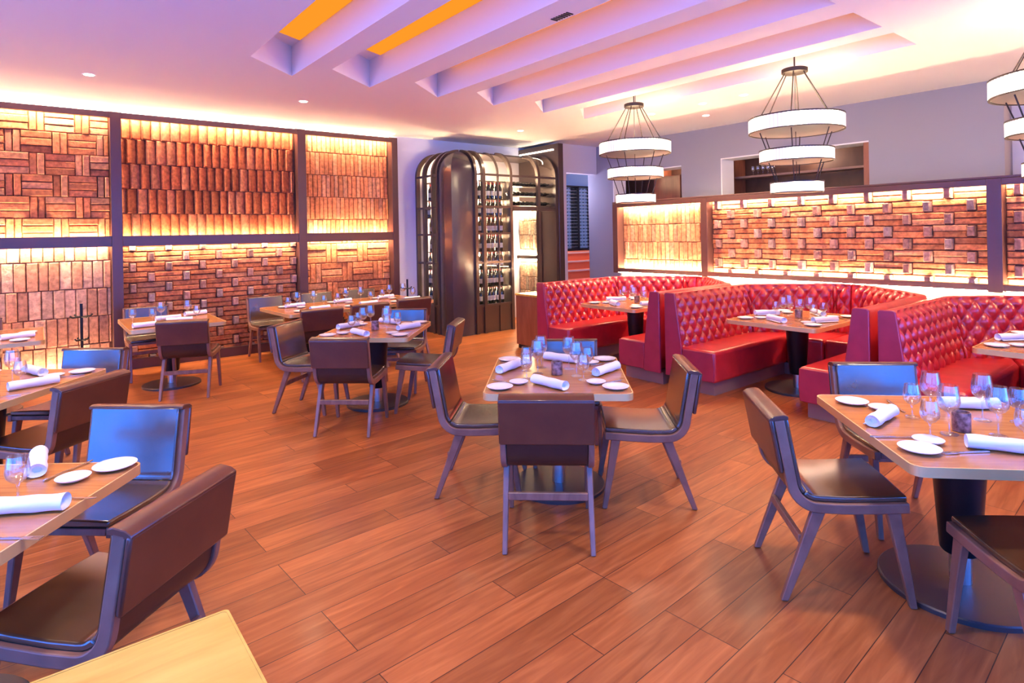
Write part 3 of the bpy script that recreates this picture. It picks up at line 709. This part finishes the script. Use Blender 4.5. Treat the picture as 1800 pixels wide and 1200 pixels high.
# ================================================================ WINE CABINET
CX0, CX1, CY0, CY1 = 5.45, 7.84, 8.45, YL; ZS, RA = 2.75, .42
cab = empty('wine_cabinet', (CX0, CY0, 0), 0, 'tall arched glass and dark metal wine cabinet in the far corner', 'wine cabinet')
def cp(t):   # profile param: 0..1 vertical, 1..2 arc -> inset, z
    if t <= 1: return 0, ZS*t
    a = (t-1)*PI/2; return RA*(1-math.cos(a)), ZS+RA*math.sin(a)
TT = [0, .25, .5, .75, 1]+[1+k/12 for k in range(1, 13)]
def cpn(t): 
    if t <= 1: return 1, 0
    a = (t-1)*PI/2; return math.cos(a), math.sin(a)     # outward (horizontal out, up)
def rib_front(x, w_=.05, d=.06, t0=0, name='rib'):
    m = MB(); m.loft([[(x+sx*w_/2-CX0, cp(t)[0]-cpn(t)[0]*o, cp(t)[1]+cpn(t)[1]*o) for sx, o in ((-1, -d/2), (1, -d/2), (1, d/2), (-1, d/2))] for t in TT if t >= t0]); return m.build(name, M['bronze'], cab, True, angle=35)
def rib_left(y, w_=.05, d=.06, name='rib'):
    m = MB(); m.loft([[(cp(t)[0]-cpn(t)[0]*o, y+sx*w_/2-CY0, cp(t)[1]+cpn(t)[1]*o) for sx, o in ((-1, -d/2), (1, -d/2), (1, d/2), (-1, d/2))] for t in TT]); return m.build(name, M['bronze'], cab, True, angle=35)
for x in (5.93, 6.10, 6.70, 7.36, 7.80): rib_front(x, .055, .07)
for x in (6.42,): rib_front(x, .02, .04)
for y in (8.87, 9.03, 9.32, 9.57): rib_left(y, .05, .07)
# glass skins
def skin(fn, name):
    m = MB(); m.loft([[fn(t, s_) for s_ in (0, 1)] for t in TT if t >= .16], False, False); m.build(name, M['pane'], cab, True)
skin(lambda t, s_: (5.95+(6.70-5.95)*s_-CX0, cp(t)[0]+.01, max(.45, cp(t)[1])), 'glass')
m = MB(); m.loft([[(6.72+(7.8-6.72)*s_-CX0, cp(t)[0]+.01, max(2.16, cp(t)[1])) for s_ in (0, 1)] for t in [.785]+TT[4:]], False, False); m.build('glass', M['pane'], cab, True)
skin(lambda t, s_: (cp(t)[0]+.01, 8.87+(9.57-8.87)*s_-CY0, max(.45, cp(t)[1])), 'glass')
# cross rails
for z in (2.73, 2.17, 1.70, 1.20, .46): 
    MB().box((5.93-CX0, -.02, z), ((6.72 if z < 2.1 else 7.84)-CX0, .02, z+.035)).build('cross_rail', M['bronze'], cab)
    MB().box((-.02, 8.85-CY0, z), (.02, 9.6-CY0, z+.035)).build('cross_rail', M['bronze'], cab)
# base panels, roof, corner pilaster
MB().box((.43, .0, 0), (6.74-CX0, .03, .46)).build('base_panel', M['bronze'], cab)
MB().box((.0, .38, 0), (.03, 1.145, .46)).build('base_panel', M['bronze'], cab)
MB().box((RA-.02, RA-.02, ZS+RA-.015), (CX1-CX0, 1.145, ZS+RA+.01)).build('roof', M['bronze'], cab)
m = MB(); wd = .45; ns = 10
def face(side):
    rings = []
    for t in TT:
        d, z = cp(t); ring = []
        for k in range(ns+1):
            f = k/ns; a = d+(wd-d)*f if wd > d else d; bul = .03*math.sin(PI*f)*(1 if t <= 1 else 2-t)
            p = (a, d-bul-.035*0, z) if side else (d-bul, a, z); ring.append(p)
        rings.append(ring)
    m.loft(rings, False, False)
face(True); face(False)
o = m.build('corner_pilaster', M['pilaster'], cab, True, angle=50)
# end wall closing the cabinet on the right, with header and door frame
MB().box((CX1-CX0, -.05, 0), (CX1-CX0+.13, 1.145, 3.42)).build('end_wall', M['bronze'], cab, False, .004, 1)
MB().box((CX1-CX0-.012, .08, 3.30), (CX1-CX0-.001, 1.1, 3.32)).build('light_slot', M['downlight'], cab)
MB().box((6.74-CX0, -.03, 2.12), (CX1-CX0, .03, 2.18)).build('door_head', M['bronze'], cab)
MB().box((6.72-CX0, .03, 0), (6.745-CX0, 1.14, 2.7)).build('partition', M['bronze'], cab)
# shelves
for z in (.46, .77, 1.08, 1.39, 1.70, 2.01, 2.32, 2.64):
    MB().box((.46, .14, z), (6.70-CX0, .46, z+.015)).build('shelf', M['bronze'], cab)
    MB().box((.14, .47, z), (.36, 1.14, z+.015)).build('shelf', M['bronze'], cab)
for z in (2.22, 2.40, 2.58): MB().box((6.76-CX0, .14, z), (CX1-CX0-.02, .36, z+.012)).build('shelf', M['bronze'], cab)
cabin = Panel((CX1-.001, YL-.02, 0), (0, -1, 0), (-1, 0, 0)); cabin.mortar(.62, 2.2); vertical(cabin, .62, 2.2, .09, .28, .03, base=(.66, .46, .28))
cb = cabin.mb.build('brick_panel', M['brick'], cab); cb.location = (-CX0, -CY0, 0)
MB().box((CX1-CX0-.10, .53, 1.20), (CX1-CX0-.04, 1.13, 1.27)).build('light_rail', M['bronze'], cab)
MB().box((CX1-CX0-.06, .50, 0), (CX1-CX0-.001, .53, 2.2)).build('niche_frame', M['bronze'], cab)
for z in (2.12, 1.285, 1.18): MB().box((CX1-CX0-.065, .54, z), (CX1-CX0-.05, 1.12, z+.01)).build('light_strip', M['led_hi'], cab)
# light strips and glowing rear lining behind the racks
for x in (.5, 1.2): MB().box((x, .95, .5), (x+.03, .97, 3.0)).build('light_strip', M['led'], cab)
MB().box((.9, .9, .5), (.93, .92, 3.0)).build('light_strip', M['led'], cab)
# bottles
def mk_bottle():
    e = empty('wine_bottle')
    MB().lathe([(.036, 0), (.037, .004), (.037, .19), (.03, .215), (.015, .24), (.0135, .30), (0, .30)], 12).build('glass_body', M['bottle'], e, True); gb_ = KIDS[e.name][-1]
    MB().lathe([(.0375, .06), (.0377, .061), (.0377, .14), (.0375, .141)], 12, cap=False).build('paper_label', M['blabel'], gb_, True)
    MB().lathe([(.0145, .262), (.0148, .302), (0, .303)], 10).build('foil_cap', M['foil'], e, True)
    return e
bt = mk_bottle(); bu = [False]
def bottle(x, y, z, label, group):
    o = bt if not bu[0] else copy_tree(bt); bu[0] = True
    o.location = (x, y, z); tag(o, label, 'bottle', group)
names = ['bottom', 'second', 'third', 'fourth', 'fifth', 'sixth', 'seventh']
for r, z in enumerate((.476, .786, 1.096, 1.406, 1.716, 2.026, 2.336)):
    for row in (0, 1):
        for k in range(8):
            bottle(5.98+.09*k+.04*row, 8.64+.13*row+random.uniform(-.01, .01), z, 'dark wine bottle on the %s shelf in the front of the arched cabinet' % names[r], 'bottles on the %s front shelf of the wine cabinet' % names[r])
    for k in range(7):
        bottle(5.68+random.uniform(-.02, .02), 8.98+.092*k, z, 'dark wine bottle on the %s shelf in the left side of the arched cabinet' % names[r], 'bottles on the %s left shelf of the wine cabinet' % names[r])
def mk_lying():
    e = empty('lying_bottle')
    m = MB(); m.m = Matrix.Rotation(PI/2, 4, 'X'); m.lathe([(.036, -.11), (.037, -.105), (.037, .05), (.015, .1), (.0135, .14), (0, .141)], 12); m.build('glass_body', M['bottle'], e, True)
    return e
lb = mk_lying(); lu = [False]
for r, z in enumerate((2.272, 2.452, 2.632)):
    for k in range(9):
        o = lb if not lu[0] else copy_tree(lb); lu[0] = True
        o.location = (6.84+.11*k, 8.70, z); tag(o, 'wine bottle lying on the %s rack over the cabinet doorway' % ('lowest', 'middle', 'top')[r], 'bottle', 'bottles lying on the %s rack over the doorway' % ('lowest', 'middle', 'top')[r])

# wine rack in the blue-lit corridor
rk = empty('wine_rack', (11.98, 12.1, 1.2), 0, 'tall black metal wine rack full of bottles in the blue-lit corridor beyond the doorway', 'wine rack')
for x in (-.75, -.1, .55): MB().box((x, -.15, 0), (x+.05, .15, 1.8)).build('post', M['black'], rk)
MB().box((-.75, -.15, 0), (.6, .15, .06)).build('base_rail', M['black'], rk); MB().box((-.75, -.15, 1.76), (.6, .15, 1.8)).build('top_rail', M['black'], rk)
for k in range(18): MB().box((-.7, -.12, .1+k*.092), (.55, .1, .106+k*.092)).build('shelf', M['collar'], rk)
m = MB()
for k in range(18):
    for j in range(10): m.lathe([(.03, -.0), (.03, .02), (0, .021)], 8, (-.62+j*.125, -.12, .14+k*.092))
o = m.build('rack_bottles', M['bottle'], rk); o['kind'] = 'stuff'

# ================================================================ CHANDELIERS
def ring_shade(m, r, z0, z1, n=72, t=.012):
    rings = []
    for z in (z0, z1):
        rings.append([((r+(.006 if k % 2 else -.004))*math.cos(2*PI*k/(2*n)), (r+(.006 if k % 2 else -.004))*math.sin(2*PI*k/(2*n)), z) for k in range(2*n)])
    m.loft(rings, True, False); return m
def shade_mat(name, col, es):
    m = mat(name, (.9, .85, .78), .25); b = m.node_tree.nodes['Principled BSDF']
    b.inputs['Emission Color'].default_value = (*col, 1); b.inputs['Emission Strength'].default_value = es; return m
M['shade'] = shade_mat('glass_rod_shade', (1, .78, .55), CHAND)
def sparkle(m):
    b = m.node_tree.nodes['Principled BSDF']; tc = N(m, 'ShaderNodeTexCoord'); g = N(m, 'ShaderNodeTexGradient', gradient_type='RADIAL'); L(m, tc.outputs['Object'], g.inputs[0])
    def mth(op, a, v=None, v2=None):
        n = N(m, 'ShaderNodeMath', operation=op); L(m, a, n.inputs[0])
        if v is not None: n.inputs[1].default_value = v
        if v2 is not None: n.inputs[2].default_value = v2
        return n.outputs[0]
    lob = mth('POWER', mth('ABSOLUTE', mth('SINE', mth('MULTIPLY', g.outputs['Fac'], PI*7))), 6); rib = mth('ABSOLUTE', mth('SINE', mth('MULTIPLY', g.outputs['Fac'], PI*72)))
    a = mth('MULTIPLY_ADD', lob, 2.2, .32); r_ = mth('MULTIPLY_ADD', rib, .5, .5); x = N(m, 'ShaderNodeMath', operation='MULTIPLY'); L(m, a, x.inputs[0]); L(m, r_, x.inputs[1])
    L(m, mth('MULTIPLY', x.outputs[0], CHAND*.2), b.inputs['Emission Strength'])
sparkle(M['shade']); M['diff'] = mat('frosted_diffuser', (.22, .15, .14), .4)
def make_chand():
    e = empty('chandelier')
    MB().lathe([(.12, 3.37), (.13, 3.375), (.13, 3.415), (.12, 3.42), (0, 3.42)], 32).build('canopy_plate', M['chain'], e, True)
    tiers = [(.465, 2.735, 2.90), (.36, 2.415, 2.555), (.255, 2.085, 2.21)]
    for i, (r, z0, z1) in enumerate(tiers):
        sh_ = ring_shade(MB(), r, z0+.01, z1-.01).build('glass_shade', M['shade'], e)
        m = MB(); a = [[(q*math.cos(2*PI*k/64), q*math.sin(2*PI*k/64), z) for k in range(64)] for q, z in ((r-.03, z1-.012), (r+.010, z1-.012), (r+.010, z1), (r-.03, z1), (r-.03, z1-.012))]
        m.loft(a, True, False); m.build('top_rim', M['chain'], sh_, True)
        m = MB(); a = [[(q*math.cos(2*PI*k/64), q*math.sin(2*PI*k/64), z) for k in range(64)] for q, z in ((r-.012, z0+.006), (r+.007, z0+.006), (r+.007, z0+.014), (r-.012, z0+.014), (r-.012, z0+.006))]
        m.loft(a, True, False); m.build('bottom_rim', M['chain'], sh_, True)
        MB().lathe([(r-.014, z0+.012), (r-.014, z0+.018), (0, z0+.018)], 48).build('diffuser', M['diff'], e)
    def rods(r0, z0, r1, z1, n, ph, rr=.006):
        for k in range(n):
            a = ph+2*PI*k/n; MB().tube([(r0*math.cos(a), r0*math.sin(a), z0), (r1*math.cos(a), r1*math.sin(a), z1)], rr, 6).build('rod', M['chain'], e)
    rods(.10, 3.38, .38, 2.895, 6, .35); rods(.38, 2.74, .31, 2.55, 6, .35); rods(.29, 2.42, .22, 2.21, 6, .35)
    MB().tube([(0, 0, 3.44), (0, 0, 3.79)], .008, 6).tube([(.09, .05, 3.44), (.09, .05, 3.79)], .004, 6).tube([(0, 0, 3.41), (0, 0, 2.1)], .004, 6).build('stem', M['chain'], e)
    return e
ch = make_chand()
for i, (x, y, lb_) in enumerate(((6.32, 5.27, 'three-tier glowing glass chandelier over the farthest booth, leftmost of the three'), (6.39, 3.13, 'three-tier glowing glass chandelier over the middle booth'), (6.37, .99, 'three-tier glowing glass chandelier cut by the right edge of the photo'))):
    o = ch if i == 0 else copy_tree(ch); o.location = (x, y, 0); tag(o, lb_, 'chandelier', 'chandeliers over the booths')
    ld = bpy.data.lights.new('chandelier_lamp', 'POINT'); ld.energy = 26; ld.color = (1, .74, .46); ld.shadow_soft_size = .2
    lo = bpy.data.objects.new('chandelier_lamp', ld); COL.objects.link(lo); lo.location = (x, y, 3.08)

# ================================================================ DOWNLIGHTS
def mk_down():
    e = empty('downlight')
    m = MB(); a = [[(q*math.cos(2*PI*k/24), q*math.sin(2*PI*k/24), z) for k in range(24)] for q, z in ((.045, 0), (.062, -.004), (.064, 0), (.045, .001), (.045, 0))]
    m.loft(a, True, False); m.build('trim_ring', M['white'], e, True)
    MB().lathe([(.045, -.004), (.045, -.001), (0, -.001)], 20).build('lens', M['downlight'], e); return e
dl = mk_down()
dls = [(.48, 7.7, 'small round ceiling downlight at the left above the brick wall'), (2.75, 7.73, 'small round ceiling downlight above the long wall table'), (6.55, 7.95, 'round ceiling downlight in front of the wine cabinet'),
       (7.3, 5.75, 'farthest of the ceiling downlights between the slots and the grey wall'), (7.3, 4.87, 'second ceiling downlight right of the leftmost chandelier'), (7.3, 4.25, 'ceiling downlight nearest the middle chandelier'), (8.1, 5.35, 'ceiling downlight closest to the grey wall')]
for i, (x, y, lb_) in enumerate(dls):
    o = dl if i == 0 else copy_tree(dl); o.location = (x, y, H-.0008); tag(o, lb_, 'downlight', 'ceiling downlights')
# lamps of the downlights, and spots without fixtures added as warm fill
def spot(x, y, e_=DOWN_W, col=WARM2, ang=130):
    ld = bpy.data.lights.new('downlight_and_fill_lamp', 'SPOT'); ld.energy = e_; ld.color = col; ld.spot_size = math.radians(ang); ld.spot_blend = 1; ld.shadow_soft_size = .15
    lo = bpy.data.objects.new('downlight_and_fill_lamp', ld); COL.objects.link(lo); lo.location = (x, y, H-.03)
for x, y, _ in dls: spot(x, y)
for x, y in ((.6, 4.6), (.6, 1.6), (3.4, 1.2), (5.2, 1.2), (5.0, 7.5), (-1.2, 7), (-1.2, 3)): spot(x, y)
def point(x, y, z, e_, col, r=.1):
    ld = bpy.data.lights.new('unseen_lamp', 'POINT'); ld.energy = e_; ld.color = col; ld.shadow_soft_size = r
    lo = bpy.data.objects.new('unseen_lamp', ld); COL.objects.link(lo); lo.location = (x, y, z)
point(6.3, 9.1, 2.3, 16, (1, .8, .5)); point(6.2, 9.1, 1.1, 14, (1, .78, .5)); point(7.3, 9.0, 2.5, 10, (1, .78, .5))
point(9.6, 12.2, 2.9, 60, (.25, .5, 1)); point(8.8, 9.4, 2.6, 30, (.75, .7, 1)); point(11.2, 10.4, 2.6, 40, (1, .6, .45))  # points without fixtures; the warm one is added to brighten the stairs
point(9.75, 4.6, 2.9, 12, (1, .7, .5)); point(9.75, 7.2, 2.9, 8, (1, .7, .5)); point(9.8, 1.0, 3.0, 20, (1, .55, .3))

# ================================================================ BAG STANDS, CEILING VENT
def bag_stand(x, y, lb_):
    e = empty('bag_stand', (x, y, 0), .5, lb_, 'stand', 'black bag stands')
    MB().tube([(0, 0, .01), (0, 0, .96)], .016, 8).build('pole', M['black'], e)
    MB().lathe([(.14, 0), (.14, .012), (0, .016)], 24).build('base', M['black'], e)
    for z, r in ((.80, .13), (.52, .08)):
        for a in (0, PI/2): MB().tube([(-r*math.cos(a), -r*math.sin(a), z+.02), (-r*.8*math.cos(a), -r*.8*math.sin(a), z), (r*.8*math.cos(a), r*.8*math.sin(a), z), (r*math.cos(a), r*math.sin(a), z+.02)], .011, 6).build('arm', M['black'], e)
bag_stand(.44, 9.0, 'slim black stand with short cross arms before the left brick panel')
bag_stand(5.03, 9.25, 'slim black stand with cross arms between the brick wall and the wine cabinet')
"""
"""
def label_bar_glasses():
    g0 = mk_glass('hanging_glass', .16, .034, .07, .03)
    k = 0
    for y_, n in ((5.35, 5), (6.85, 4)):
        for j in range(n):
            o = g0 if k == 0 else g0.copy()
            if k: COL.objects.link(o)
            o.location = (XR+.6, y_+(j-2)*.09, (1.0+.885 if 0 else 2.635)); k += 1
            tag(o, 'stemmed glass on the bar shelf seen through the %s opening' % ('wide' if n == 5 else 'small'), 'glass', 'glasses on the bar shelves')
label_bar_glasses()

e = empty('ceiling_vent', (3.38, 3.55, H), 0, 'small dark slatted air vent in a white beam between the ceiling slots', 'vent')
for k in range(7): MB().box((-.035, -.10+.03*k, -.006), (.035, -.10+.03*k+.014, .002)).build('slat', M['black'], e)
